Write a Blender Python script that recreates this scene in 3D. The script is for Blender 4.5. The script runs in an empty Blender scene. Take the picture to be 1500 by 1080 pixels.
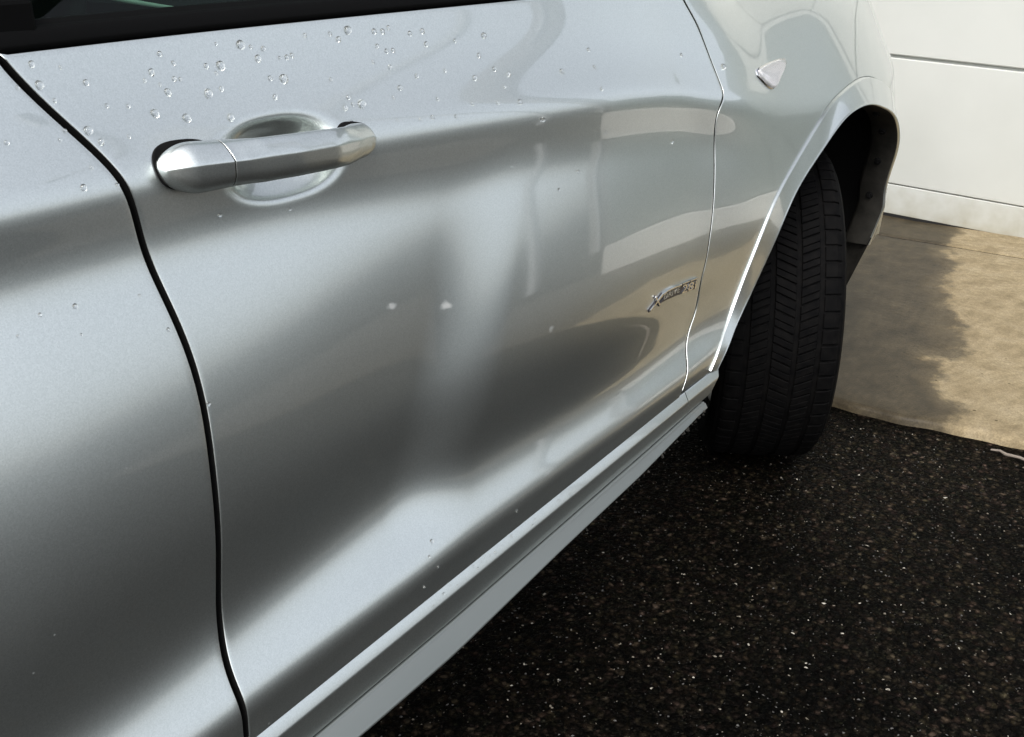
import bpy, bmesh, math, random
import numpy as np
from mathutils import Vector, Matrix
random.seed(7); rng = np.random.default_rng(7)
C = bpy.context.scene.collection
S = bpy.context.scene
R = math.radians

# ---- camera, world, sun, exposure -----------------------------------------
cam = bpy.data.cameras.new('camera'); camo = bpy.data.objects.new('camera', cam); C.objects.link(camo)
yaw, pit, rol = .638, -.413, -.008
fw = Vector((math.cos(pit)*math.cos(yaw), math.cos(pit)*math.sin(yaw), math.sin(pit)))
rt = fw.cross(Vector((0, 0, 1))).normalized(); up = rt.cross(fw)
r2 = rt*math.cos(rol)+up*math.sin(rol); u2 = up*math.cos(rol)-rt*math.sin(rol)
M = Matrix((r2, u2, -fw)).transposed().to_4x4(); M.translation = (-2.076, -.717, 1.152)
camo.matrix_world = M
cam.sensor_fit = 'HORIZONTAL'; cam.sensor_width = 36; cam.lens = 36*1487/1500
cam.clip_start = .02; cam.clip_end = 500
S.camera = camo

SUN_EL, SUN_AZ = R(52), R(200)          # azimuth measured from +X towards +Y: behind and right of the camera
W = bpy.data.worlds.new('World'); S.world = W; W.use_nodes = True
nt = W.node_tree; bg = nt.nodes['Background']
sky = nt.nodes.new('ShaderNodeTexSky'); sky.sky_type = 'NISHITA'; sky.sun_disc = False
sky.sun_elevation = SUN_EL; sky.sun_rotation = R(90)-SUN_AZ
sky.air_density = 1.0; sky.dust_density = 4.0; sky.ozone_density = 1.0
hs = nt.nodes.new('ShaderNodeHueSaturation'); hs.inputs['Saturation'].default_value = .34
nt.links.new(sky.outputs[0], hs.inputs['Color']); nt.links.new(hs.outputs[0], bg.inputs[0])
bg.inputs[1].default_value = .15
sl = bpy.data.lights.new('sun', 'SUN'); sl.energy = .5; sl.angle = R(25); sl.color = (1, .97, .92)
so = bpy.data.objects.new('sun', sl); C.objects.link(so)
sd = Vector((math.cos(SUN_EL)*math.cos(SUN_AZ), math.cos(SUN_EL)*math.sin(SUN_AZ), math.sin(SUN_EL)))
so.rotation_euler = sd.to_track_quat('Z', 'Y').to_euler(); so.location = (-4, -4, 6)
S.view_settings.view_transform = 'Standard'; S.view_settings.look = 'None'
S.view_settings.gamma = 1; S.view_settings.exposure = 1.06; S.view_settings.use_curve_mapping = False
S.render.engine = 'CYCLES'

# ---- materials -------------------------------------------------------------
def mat(name, col=(.5, .5, .5), rough=.5, metal=0, coat=0, coat_r=.03, spec=.5, trans=0, ior=1.45):
    m = bpy.data.materials.new(name); m.use_nodes = True
    b = m.node_tree.nodes['Principled BSDF']
    b.inputs['Base Color'].default_value = (*col, 1); b.inputs['Roughness'].default_value = rough
    b.inputs['Metallic'].default_value = metal; b.inputs['Coat Weight'].default_value = coat
    b.inputs['Coat Roughness'].default_value = coat_r; b.inputs['Specular IOR Level'].default_value = spec
    b.inputs['Transmission Weight'].default_value = trans; b.inputs['IOR'].default_value = ior
    return m, m.node_tree, b
def node(t, kind, **kw):
    n = t.nodes.new(kind)
    for k, v in kw.items():
        if k in n.inputs: n.inputs[k].default_value = v
        else: setattr(n, k, v)
    return n
def ramp(t, src, stops):
    n = t.nodes.new('ShaderNodeValToRGB'); e = n.color_ramp.elements
    while len(e) < len(stops): e.new(.5)
    for i, (p, c) in enumerate(stops):
        e[i].position = p; e[i].color = (*c, 1) if len(c) == 3 else c
    t.links.new(src, n.inputs[0]); return n
def mixc(t, fac, a, b, blend='MIX'):
    n = t.nodes.new('ShaderNodeMix'); n.data_type = 'RGBA'; n.blend_type = blend
    for s, v in ((n.inputs[0], fac), (n.inputs[6], a), (n.inputs[7], b)):
        if isinstance(v, (int, float)): s.default_value = v
        elif isinstance(v, tuple): s.default_value = (*v, 1)
        else: t.links.new(v, s)
    return n.outputs[2]
def math_(t, op, a, b=None, c=None):
    n = t.nodes.new('ShaderNodeMath'); n.operation = op
    for i, v in enumerate((a, b, c)):
        if v is None: continue
        if isinstance(v, (int, float)): n.inputs[i].default_value = v
        else: t.links.new(v, n.inputs[i])
    return n.outputs[0]
def geo_pos(t): return t.nodes.new('ShaderNodeNewGeometry').outputs['Position']
def bump(t, b, h, strength, dist):
    n = node(t, 'ShaderNodeBump', Strength=strength, Distance=dist)
    t.links.new(h, n.inputs['Height']); t.links.new(n.outputs[0], b.inputs['Normal']); return n

def make_paint():
    m, t, b = mat('silver_metallic_paint', (.60, .62, .62), .36, .92, 1.0, .015)
    b.inputs['Coat IOR'].default_value = 2.0
    p = geo_pos(t)
    fl = node(t, 'ShaderNodeTexVoronoi', Scale=900.0); t.links.new(p, fl.inputs['Vector'])
    fr = ramp(t, fl.outputs['Color'], [(0, (.53, .572, .555)), (1, (.655, .695, .68))])
    # dried smears left by the impact, and specks of dirt
    acc = None
    for (x, y, z) in SMEARS:
        v = node(t, 'ShaderNodeVectorMath', operation='SUBTRACT'); t.links.new(p, v.inputs[0]); v.inputs[1].default_value = (x, y, z)
        s = node(t, 'ShaderNodeVectorMath', operation='MULTIPLY'); t.links.new(v.outputs[0], s.inputs[0]); s.inputs[1].default_value = (36, 0, 66)
        l = node(t, 'ShaderNodeVectorMath', operation='LENGTH'); t.links.new(s.outputs[0], l.inputs[0])
        acc = l.outputs['Value'] if acc is None else math_(t, 'MINIMUM', acc, l.outputs['Value'])
    n1 = node(t, 'ShaderNodeTexNoise', Scale=75.0, Detail=3.0); t.links.new(p, n1.inputs['Vector'])
    sm = math_(t, 'ADD', acc, math_(t, 'MULTIPLY', n1.outputs['Fac'], 1.0))
    smr = ramp(t, sm, [(.55, (.6,)*3), (.85, (0, 0, 0))])
    vo = node(t, 'ShaderNodeTexVoronoi', Scale=42.0); t.links.new(p, vo.inputs['Vector'])
    n2 = node(t, 'ShaderNodeTexNoise', Scale=5.0); t.links.new(p, n2.inputs['Vector'])
    dr = ramp(t, math_(t, 'ADD', vo.outputs['Distance'], math_(t, 'MULTIPLY', n2.outputs['Fac'], .07)), [(.062, (.30,)*3), (.08, (0, 0, 0))])
    dirt = math_(t, 'MAXIMUM', smr.outputs[0], dr.outputs[0])
    col = mixc(t, dirt, fr.outputs[0], (.62, .62, .60))
    t.links.new(col, b.inputs['Base Color'])
    t.links.new(math_(t, 'SUBTRACT', .955, math_(t, 'MULTIPLY', dirt, .9)), b.inputs['Metallic'])
    # faint film of road grime changes the gloss in patches
    n3 = node(t, 'ShaderNodeTexNoise', Scale=3.0, Detail=5.0); t.links.new(p, n3.inputs['Vector'])
    t.links.new(math_(t, 'ADD', .012, math_(t, 'MULTIPLY', n3.outputs['Fac'], .05)), b.inputs['Coat Roughness'])
    t.links.new(math_(t, 'ADD', .315, math_(t, 'MULTIPLY', n3.outputs['Fac'], .06)), b.inputs['Roughness'])
    return m
SMEARS = [(-1.306, .04, .765), (-1.221, .04, .741), (-1.049, .03, .665)]
PAINT = make_paint()
def make_dirty_skirt():
    m, t, b = mat('grimy_silver_paint', (.40, .42, .41), .5, .8, .25, .2)
    p = geo_pos(t); n = node(t, 'ShaderNodeTexNoise', Scale=40.0, Detail=6.0); t.links.new(p, n.inputs['Vector'])
    sx = node(t, 'ShaderNodeSeparateXYZ'); t.links.new(p, sx.inputs[0])
    f = math_(t, 'ADD', math_(t, 'MULTIPLY', sx.outputs['X'], 2.2), 1.75)      # mud thickens towards the front wheel
    f2 = math_(t, 'ADD', f, math_(t, 'SUBTRACT', n.outputs['Fac'], .5))
    r = ramp(t, f2, [(.25, (0, 0, 0)), (.9, (1, 1, 1))])
    t.links.new(mixc(t, r.outputs[0], (.22, .238, .228), (.075, .066, .05)), b.inputs['Base Color'])
    t.links.new(math_(t, 'SUBTRACT', .85, math_(t, 'MULTIPLY', r.outputs[0], .8)), b.inputs['Metallic'])
    return m
SKIRT = make_dirty_skirt()
BLACK = mat('satin_black_rubber', (.012, .012, .012), .55)[0]
GLOSSBLACK = mat('black_window_trim', (.003, .003, .003), .5, spec=.06)[0]
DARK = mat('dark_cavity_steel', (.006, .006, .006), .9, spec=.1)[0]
CHROME = mat('chrome', (.75, .75, .74), .12, 1)[0]
PLATE = mat('badge_plate_and_shadow', (.03, .027, .03), .3)[0]
LETTER = mat('badge_raised_letters', (.55, .55, .5), .3, .8)[0]
STEEL = mat('wheel_alloy', (.45, .45, .45), .35, .9)[0]
LENS = mat('clear_marker_lens', (.97, .97, .97), .04, trans=1, ior=1.45)[0]
def make_reflector():
    m, t, b = mat('marker_reflector', (.92, .92, .92), .3, .55)
    w = node(t, 'ShaderNodeTexWave', Scale=110.0, Distortion=0.6); w.bands_direction = 'X'; t.links.new(geo_pos(t), w.inputs['Vector'])
    r = ramp(t, w.outputs['Fac'], [(.1, (.45, .45, .46)), (.5, (.95, .95, .95))]); t.links.new(r.outputs[0], b.inputs['Base Color']); bump(t, b, w.outputs['Fac'], .6, .002)
    return m
REFL = make_reflector()
WATER = mat('rain_water', (1, 1, 1), .0, trans=1, ior=1.42)[0]
def make_tyre():
    m, t, b = mat('black_tyre_rubber', (.014, .014, .015), .75, spec=.07)
    n = node(t, 'ShaderNodeTexNoise', Scale=60.0, Detail=5.0); tc = node(t, 'ShaderNodeTexCoord'); t.links.new(tc.outputs['Object'], n.inputs['Vector'])
    r = ramp(t, n.outputs['Fac'], [(.35, (.0015, .0015, .0017)), (.75, (.0045, .0042, .004))]); t.links.new(r.outputs[0], b.inputs['Base Color'])
    return m
TYRE = make_tyre()
def make_glass():
    m, t, b = mat('tinted_side_glass', (.02, .03, .028), .0)
    t.nodes.remove(b); o = t.nodes['Material Output']
    tr = node(t, 'ShaderNodeBsdfTransparent', Color=(.42, .60, .52, 1)); gl = node(t, 'ShaderNodeBsdfGlossy', Roughness=.01)
    fr = node(t, 'ShaderNodeFresnel', IOR=1.45); mx = node(t, 'ShaderNodeMixShader')
    t.links.new(math_(t, 'MULTIPLY', fr.outputs[0], .6), mx.inputs[0]); t.links.new(tr.outputs[0], mx.inputs[1]); t.links.new(gl.outputs[0], mx.inputs[2]); t.links.new(mx.outputs[0], o.inputs[0])
    return m
GLASS = make_glass()
def make_liner():
    m, t, b = mat('grimy_plastic', (.10, .095, .085), .8, spec=.2)
    n = node(t, 'ShaderNodeTexNoise', Scale=22.0, Detail=8.0, Roughness=.7); t.links.new(geo_pos(t), n.inputs['Vector'])
    r = ramp(t, n.outputs['Fac'], [(.3, (.010, .0095, .008)), (.7, (.036, .034, .029))]); t.links.new(r.outputs[0], b.inputs['Base Color'])
    return m
LINER = make_liner()

# ---- object helpers --------------------------------------------------------
def link(name, me, m=None, parent=None, smooth=True):
    o = bpy.data.objects.new(name, me); C.objects.link(o)
    if m: me.materials.append(m)
    if parent: o.parent = parent
    if smooth:
        me.polygons.foreach_set('use_smooth', [True]*len(me.polygons))
    return o
def mesh(name, v, f):
    me = bpy.data.meshes.new(name); me.from_pydata([tuple(map(float, p)) for p in v], [], [tuple(map(int, q)) for q in f]); me.update(); return me
def empty(name, loc=(0, 0, 0), rot=(0, 0, 0), **p):
    o = bpy.data.objects.new(name, None); C.objects.link(o); o.location = loc; o.rotation_euler = rot; o.empty_display_size = .1
    for k, v in p.items(): o[k] = v
    return o
def tag(o, **p):
    for k, v in p.items(): o[k] = v
    return o
def box(bm, lo, hi, bev=0):
    r = bmesh.ops.create_cube(bm, size=1); vs = r['verts']
    for v in vs: v.co = Vector([lo[i]+(v.co[i]+.5)*(hi[i]-lo[i]) for i in range(3)])
    if bev: bmesh.ops.bevel(bm, geom=list({e for v in vs for e in v.link_edges}), offset=bev, segments=2, affect='EDGES', profile=.5)
def boxobj(name, lo, hi, m, parent=None, bev=0):
    bm = bmesh.new(); box(bm, lo, hi, bev); me = bpy.data.meshes.new(name); bm.to_mesh(me); bm.free()
    return link(name, me, m, parent, smooth=False)
# ---- body side surface: y = bodyY(x, z), outward is -y --------------------
def sp(xs, ys):
    """natural cubic spline through a few stations, flat slope outside"""
    xs = np.array(xs, float); ys = np.array(ys, float); n = len(xs)
    h = np.diff(xs); A = np.eye(n); r = np.zeros(n)
    for i in range(1, n-1):
        A[i, i-1:i+2] = [h[i-1], 2*(h[i-1]+h[i]), h[i]]
        r[i] = 6*((ys[i+1]-ys[i])/h[i]-(ys[i]-ys[i-1])/h[i-1])
    m = np.linalg.solve(A, r)
    def f(x):
        x = np.clip(np.asarray(x, float), xs[0], xs[-1])
        i = np.clip(np.searchsorted(xs, x)-1, 0, n-2)
        a = (xs[i+1]-x)/h[i]; b = (x-xs[i])/h[i]
        return a*ys[i]+b*ys[i+1]+((a**3-a)*m[i]+(b**3-b)*m[i+1])*h[i]**2/6
    return f
def sst(x, a, b):
    t = np.clip((x-a)/(b-a), 0, 1); return t*t*(3-2*t)
def isst(z, a, b):
    """integral over z of a smoothstep from a to b"""
    L = b-a; t = np.clip((z-a)/L, 0, 1)
    return L*(t**3-.5*t**4)+np.maximum(z-b, 0)
crease = sp([-2.7, -1.7, -1.3, -.95, -.65, -.45, -.25, .1, .8],
            [.958, .959, .953, .941, .914, .870, .824, .80, .80])
def sill(x): return .404+.036*(np.asarray(x)+1.6)          # door bottom edge height
def bodyY(x, z):
    x = np.asarray(x, float); z = np.asarray(z, float)
    s = sill(x); c = crease(x); w = z-s
    fe = sst(x, -.62, -.25)                                 # 1 on the front fender
    y = -.0385+.0*x
    up = .60*(1-.55*sst(x, -.66, -.44))
    a0 = .024-.013*sst(x, -1.5, -.6)
    fr = sst(x, -1.4, -.8)
    y = y-.06*w+(up+.06)*isst(w, a0, a0+.042)-up*isst(w, .050-.010*fr, .164-.058*fr)      # flared lower door
    y = y-.12*isst(w, .085, .16)+.12*isst(w, .16, .28)
    rq = sst(x, -1.78, -1.42)
    mid = .405+.065*rq-.245*sst(x, -1.9, -.5)-.03*fe
    y = y+mid*isst(z, s+.165-.045*rq, c-.065)*(1-.0*fe)              # mid door leaning in towards the shoulder
    dk = (mid-.02+.04*sst(x, -1.2, -.7))*(1-.9*fe)
    y = y-dk*isst(z, c-.105, c-.035)+(dk+.56-mid)*isst(z, c-.026, c+.014+.03*fe)
    y = y-.24*(1-.8*fe)*isst(z, c+.012, c+.11)
    y = y+fe*.5*isst(z, .95, 1.06)
    y = y+.24*np.maximum(0, x)**2                       # nose curves in
    y = y+.012*np.maximum(0, -1.7-x)
    # accident dent: a long trough running down the door
    d = (x-(-1.168-.47*(.77-z)))/1.10                       # distance across the fold
    wd = .066+0*z
    A = .0205*sst(z, .43, .60)*(1-sst(z, .66, .92))
    y = y+A*(1-sst(d, -wd, wd))*sst(d, -.50, -.02)
    return y
# ---- panels ----------------------------------------------------------------
def normals(x, z, Y):
    e = .0008
    gx = (Y(x+e, z)-Y(x-e, z))/(2*e); gz = (Y(x, z+e)-Y(x, z-e))/(2*e)
    n = np.stack([gx, -np.ones_like(gx), gz], -1); return n/np.linalg.norm(n, axis=-1, keepdims=True)
def grid_faces(n, m, off=0):
    i, j = np.meshgrid(np.arange(n-1), np.arange(m-1), indexing='ij'); a = i*m+j+off
    return np.stack([a, a+m, a+m+1, a+1], -1).reshape(-1, 4)
def panel(name, A, B, m, mt, parent, Y=None, r=.003, inset=.0035, flange=.016, off=0.0, trim_rows=True):
    """sheet between boundary curves A and B (n x 2 in x,z) with m columns; every edge is a rolled hem"""
    Y = Y or bodyY
    A = np.array(A, float); B = np.array(B, float); n = len(A)
    wid = np.linalg.norm(A-B, axis=1).mean(); hgt = np.linalg.norm(np.diff(A, axis=0), axis=1).sum(); q = 2.2*(inset+r)
    t = np.r_[0, np.linspace(q/wid, 1-q/wid, m-2), 1][None, :, None]
    if trim_rows:
        u = np.linspace(0, 1, n); uu = np.r_[0, np.linspace(q/hgt, 1-q/hgt, n-2), 1]
        A = np.stack([np.interp(uu, u, A[:, 0]), np.interp(uu, u, A[:, 1])], 1); B = np.stack([np.interp(uu, u, B[:, 0]), np.interp(uu, u, B[:, 1])], 1)
    G = A[:, None]*(1-t)+B[:, None]*t
    x, z = G[..., 0], G[..., 1]
    P = np.stack([x, Y(x, z)+off, z], -1); N = normals(x, z, Y)
    idx = np.concatenate([np.arange(m-1), np.arange(n-1)*m+m-1, (n-1)*m+np.arange(m-1, 0, -1), np.arange(n-1, 0, -1)*m])
    V = P.reshape(-1, 3).copy(); Nn = N.reshape(-1, 3)
    L = len(idx); b = V[idx]; nb = Nn[idx]
    tan = np.roll(b, -1, 0)-np.roll(b, 1, 0)
    o = np.cross(tan, nb); o /= np.linalg.norm(o, axis=1, keepdims=True)+1e-12
    if ((b-V.mean(0))*o).sum() < 0: o = -o
    # pull the sheet in so that the finished hem leaves the shut gap
    rings = []
    base = b-o*(inset+r)
    # only the outermost vertices move; neighbours are dense enough
    V[idx] = base
    for th in (30, 60, 90):
        a = math.radians(th); rings.append(base+o*r*math.sin(a)-nb*r*(1-math.cos(a)))
    rings.append(rings[-1]-nb*flange)
    faces = grid_faces(n, m)
    # orientation: outward is -y
    v0 = V[faces[len(faces)//2]]; fn = np.cross(v0[1]-v0[0], v0[2]-v0[0])
    if fn[1] > 0: faces = faces[:, ::-1]
    F = [tuple(q) for q in faces]
    cur = idx; k = len(V); allv = [V]
    fo = np.cross(b[1]-b[0], o[0]) @ nb[0]
    for rg in rings:
        new = np.arange(k, k+L); k += L; allv.append(rg)
        for i in range(L):
            j = (i+1) % L
            F.append((cur[i], cur[j], new[j], new[i]) if fo > 0 else (cur[j], cur[i], new[i], new[j]))
        cur = new
    me = mesh(name, np.concatenate(allv), F)
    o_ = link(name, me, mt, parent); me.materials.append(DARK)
    mi = np.zeros(len(F), int); mi[-L:] = 1; me.polygons.foreach_set('material_index', mi)  # painted flange coloured dark to stand for the shade inside the shut gap
    return o_

seam_rear = sp([0.36, 0.4341, 0.4635, 0.4889, 0.5192, 0.5818, 0.6528, 0.7089, 0.7629, 0.8156, 0.8528, 0.8958, 0.9421, 0.9631, 1.0127, 1.0574, 1.08], [-1.6097, -1.6079, -1.6064, -1.6029, -1.5958, -1.588, -1.5817, -1.5751, -1.5694, -1.5693, -1.5728, -1.5768, -1.5819, -1.5885, -1.6186, -1.6452, -1.6547])
seam_front = sp([0.39, 0.4529, 0.4811, 0.5049, 0.5258, 0.5569, 0.6142, 0.6367, 0.6738, 0.7168, 0.7752, 0.8297, 0.8607, 0.8828, 0.8973, 0.9151, 0.9449, 0.9802, 1.0104, 1.0416, 1.1], [-0.7091, -0.6867, -0.6666, -0.6512, -0.6363, -0.6183, -0.614, -0.609, -0.6013, -0.5894, -0.5738, -0.5641, -0.5625, -0.5514, -0.5345, -0.5287, -0.5304, -0.5371, -0.5487, -0.5693, -0.5964])
BELT = 1.062
def belt(x): return BELT+.006*np.clip((np.asarray(x, float)+1.66)/.78, -1, 1.2)
def door_curve(xf, n, bot):
    t = np.linspace(0, 1, n); out = []
    x = float(xf(.45))
    z0 = float(sill(x))+bot
    z = z0+t*(float(belt(x))-z0)
    return np.stack([xf(z), z], 1)
def cup(x, z):
    e = ((np.abs(x-(-1.4037))/.086)**2.4+(np.abs(z-(0.9422))/.043)**2.4)**(1/2.4)
    return .026*(1-sst(e, .22, 1.0))
def doorY(x, z): return bodyY(x, z)+cup(x, z)

car = empty('parked_car', (0, 0, 0), label='silver SUV with a dented front door and wet side, parked before the garage', category='car')

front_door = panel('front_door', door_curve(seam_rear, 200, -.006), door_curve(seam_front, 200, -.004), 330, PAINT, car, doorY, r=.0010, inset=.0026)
tag(front_door, label='silver front door with a long vertical dent below the handle')
rd = lambda z: np.full_like(np.asarray(z, float), -2.62)
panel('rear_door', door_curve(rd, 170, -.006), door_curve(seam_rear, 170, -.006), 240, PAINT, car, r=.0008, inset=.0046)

# fender: ruled between the arch flare and its outer outline
flare_out = np.array([(-0.59, 0.445), (-0.581, 0.462), (-0.52, 0.501), (-0.459, 0.585), (-0.424, 0.642), (-0.366, 0.697), (-0.293, 0.733), (-0.183, 0.779), (-0.094, 0.813), (0.011, 0.833), (0.127, 0.844), (0.215, 0.842), (0.364, 0.806), (0.452, 0.762), (0.52, 0.69), (0.555, 0.6), (0.568, 0.5), (0.57, 0.4)])
flare_in = np.array([(-0.571, 0.439), (-0.563, 0.453), (-0.496, 0.5), (-0.404, 0.571), (-0.368, 0.616), (-0.32, 0.675), (-0.224, 0.722), (-0.115, 0.761), (-0.018, 0.795), (0.055, 0.802), (0.129, 0.799), (0.178, 0.786), (0.318, 0.738), (0.37, 0.69), (0.405, 0.63), (0.425, 0.55), (0.428, 0.47), (0.42, 0.41)])
def resample(P, n, smooth=True):
    P = np.array(P, float); d = np.r_[0, np.cumsum(np.linalg.norm(np.diff(P, axis=0), axis=1))]
    t = np.linspace(0, d[-1], n)
    if smooth:
        return np.stack([sp(d, P[:, 0])(t), sp(d, P[:, 1])(t)], 1)
    return np.stack([np.interp(t, d, P[:, 0]), np.interp(t, d, P[:, 1])], 1)
def smooth_curve(P, it=2):
    P = np.array(P, float)
    for _ in range(it):
        Q = P.copy(); Q[1:-1] = .25*P[:-2]+.5*P[1:-1]+.25*P[2:]; P = Q
    return P
NF = 300
fo = smooth_curve(resample(flare_out, NF), 60); fi = smooth_curve(resample(flare_in, NF), 120)
zz = np.linspace(.443, 1.08, 160); seamF = np.stack([seam_front(zz), zz], 1)
xt = np.linspace(-.556, .95, 120)[1:]; top = np.stack([xt, np.full_like(xt, 1.08)], 1)
zf = np.linspace(1.08, .40, 60)[1:]; fr_ = np.stack([np.full_like(zf, .95), zf], 1)
outer = np.concatenate([resample(np.concatenate([[(-.58, .441)], [(-.667, .4425)]]), 12, False)[:-1], seamF, top, fr_])
# pair points of the outline with points of the arch by angle about the arch centre
cx, cz = -.02, .40
angf = np.unwrap(np.arctan2(fo[:, 1]-cz, -(fo[:, 0]-cx))); ango = np.unwrap(np.arctan2(outer[:, 1]-cz, -(outer[:, 0]-cx)))
so_ = np.linspace(0, 1, len(outer))
amap = (ango-ango[0])/(ango[-1]-ango[0])
amap = np.maximum.accumulate(amap)
fpar = (angf-angf[0])/(angf[-1]-angf[0])
fpar = np.maximum.accumulate(fpar)+np.arange(NF)*1e-9
inn = np.stack([np.interp(amap, fpar, fo[:, 0]), np.interp(amap, fpar, fo[:, 1])], 1)
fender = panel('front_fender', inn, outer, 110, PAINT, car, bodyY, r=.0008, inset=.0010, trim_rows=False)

# wheel arch flare: its own moulding round the opening, inner lip turned into the wheel house
def make_flare():
    n = NF; V = []; rows = []
    s = np.linspace(0, 1, n)
    ny = lambda P: bodyY(P[:, 0], P[:, 1])
    yo = ny(fo)
    bulge = sp([0, .06, .25, .5, .72, .86, 1], [.006, .008, .010, .018, .032, .020, -.012])(s)
    yi = bodyY(fi[:, 0], fi[:, 1])-bulge
    lip = np.interp(s, [0, .45, .6, .72, 1], [.022, .026, .045, .060, .060])
    def row(P, y): rows.append(np.stack([P[:, 0], y, P[:, 1]], 1))
    mixp = lambda k: fo*(1-k)+fi*k
    row(fo, yo+.012)
    row(mixp(.004), yo-.001); row(mixp(.012), yo-.0018)
    yin = bodyY(fi[:, 0], fi[:, 1])
    for k in (.025, .04, .06, .08, .10, .12, .15, .2, .3, .4, .5, .6, .7, .8, .9, .94):
        row(mixp(k), yo*(1-k)+yin*k-.0018-(bulge-.0022)*(.24*float(sst(k, 0, .035))+.76*k))
    d = fi-fo; d /= np.linalg.norm(d, axis=1, keepdims=True)
    row(mixp(.965), yi-.0005); row(mixp(.99), yi+.0010); row(fi+d*.0008, yi+.004)
    row(fi+d*.002, yi+.010); row(fi+d*.004, yi+lip)
    row(fi-d*.02, yi+lip+.012)
    G = np.stack(rows, 0)
    F = grid_faces(len(rows), n)
    v = G.reshape(-1, 3); v0 = v[F[n*6+100]]
    if np.cross(v0[1]-v0[0], v0[2]-v0[0])[1] > 0: F = F[:, ::-1]
    me = mesh('wheel_arch_flare', v, F); o = link('wheel_arch_flare', me, PAINT, car)
    me.materials.append(LINER)
    for p in me.polygons:
        if p.index//(n-1) >= len(rows)-4: p.material_index = 1
    # the step from paint to lip stays crisp
    return yi, lip
yi_, lip_ = make_flare()
# bolts in the front return of the flare
for k in (.70, .775, .845, .91):
    i = int(k*(NF-1)); c = Vector((fi[i, 0]-.004, yi_[i]+lip_[i]*.62, fi[i, 1])); tdir = Vector((fi[i+3, 0]-fi[i-3, 0], 0, fi[i+3, 1]-fi[i-3, 1])).normalized()
    nrm = Vector((0, 1, 0)).cross(tdir).normalized()
    if nrm.x > 0: nrm = -nrm
    bm = bmesh.new(); bmesh.ops.create_cone(bm, cap_ends=True, segments=14, radius1=.009, radius2=.0075, depth=.006)
    bmesh.ops.create_cone(bm, cap_ends=True, segments=6, radius1=.0045, radius2=.004, depth=.012)
    me = bpy.data.meshes.new('bolt'); bm.to_mesh(me); bm.free(); o = link('bolt', me, DARK, car, False)
    o.location = c+nrm*.002; o.rotation_euler = nrm.to_track_quat('Z', 'Y').to_euler()

# extruded strips along the sill
def extrude_x(name, prof, xs, mt, parent, caps=True, shear=None):
    """prof(x) -> list of (y, z); swept along xs"""
    G = np.array([[(x, y, z) for y, z in prof(x)] for x in xs]); n, m = G.shape[:2]
    F = [tuple(q) for q in grid_faces(n, m)]
    V = G.reshape(-1, 3)
    if shear is not None: V = np.array([shear(p) for p in V])
    if caps:
        F += [tuple(range(n*m, n*m+m)), tuple(range(n*m+m, n*m+2*m))[::-1]]; V = np.concatenate([V, V[:m], V[-m:]])
    me = mesh(name, V, F)
    bm = bmesh.new(); bm.from_mesh(me); bmesh.ops.recalc_face_normals(bm, faces=bm.faces); bm.to_mesh(me); bm.free()
    o = link(name, me, mt, parent); return o
def rr(a, b, k=3):   # rounded corner helper: points from a to b
    return [tuple(np.array(a)*(1-t)+np.array(b)*t) for t in np.linspace(0, 1, k)]
def thin(x): return float(np.interp(x, [-1.53, -1.3, -.82, -.6], [.0490, .0500, .042, .036]))
def sill_prof(x):
    s = float(sill(x)); h = thin(x)
    return [(.03, s-.004), (-.010, s-.0030), (-.030, s+.0010), (-.0372, s+.0010), (-.0386, s-.0005), (-.0446, s-.0128), (-.0451, s-.0138), (-.0454, s-.0150), (-.0455, s-.0168),
            (-.0455, s-.0185), (-.0455, s-h+.012), (-.0454, s-h+.0022), (-.0454, s-h+.0008), (-.0446, s-h-.0005), (.0, s-h-.002), (.03, s-h-.002)]
xs_main = np.linspace(-2.62, -.6800, 60)
door_foot = extrude_x('door_sill_trim', sill_prof, xs_main, PAINT, car)
def end_x(x):  # front piece closing the sill ahead of the door
    return sill_prof(x)
def end_cut(p):   # the front end is cut back on a slant that follows the arch
    x, y, z = p; top = float(sill(-.60))-.006
    xe = -.556-.045*min(1, max(0, (top-z)/.034)); t = (x+.678)/(-.592+.678)
    return (-.678+(xe+.678)*t, y, z)
extrude_x('sill_end_piece', end_x, np.linspace(-.678, -.592, 10), PAINT, car, shear=end_cut)
def skirt_prof(x):
    z0 = float(sill(x))-thin(x)-.0022
    z1 = float(np.interp(x, [-1.48, -1.32, -1.09, -.85, -.65], [.335, .3375, .3585, .375, .391])); y1 = float(np.interp(x, [-1.4, -.87, -.6], [-.0685, -.064, -.054]))
    y0 = -.0468
    dz = z0-z1
    return [(.0, z0-.004), (y0+.006, z0-.0012), (y0+.001, z0), (y0-.0008, z0-.0006), (y0-.0014, z0-.0022), (y0-.003, z0-.15*dz)] + \
        [(y0-.003+(y1-y0+.003)*t, z0-.15*dz+(z1-z0+.15*dz)*(t**1.15)) for t in (.2, .4, .6, .8, .92)] + \
        [(y1, z1), (y1+.003, z1-.0025), (y1+.02, z1-.006), (.0, z1-.012)]
extrude_x('side_skirt', skirt_prof, np.linspace(-2.62, -.622, 60), SKIRT, car)

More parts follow.
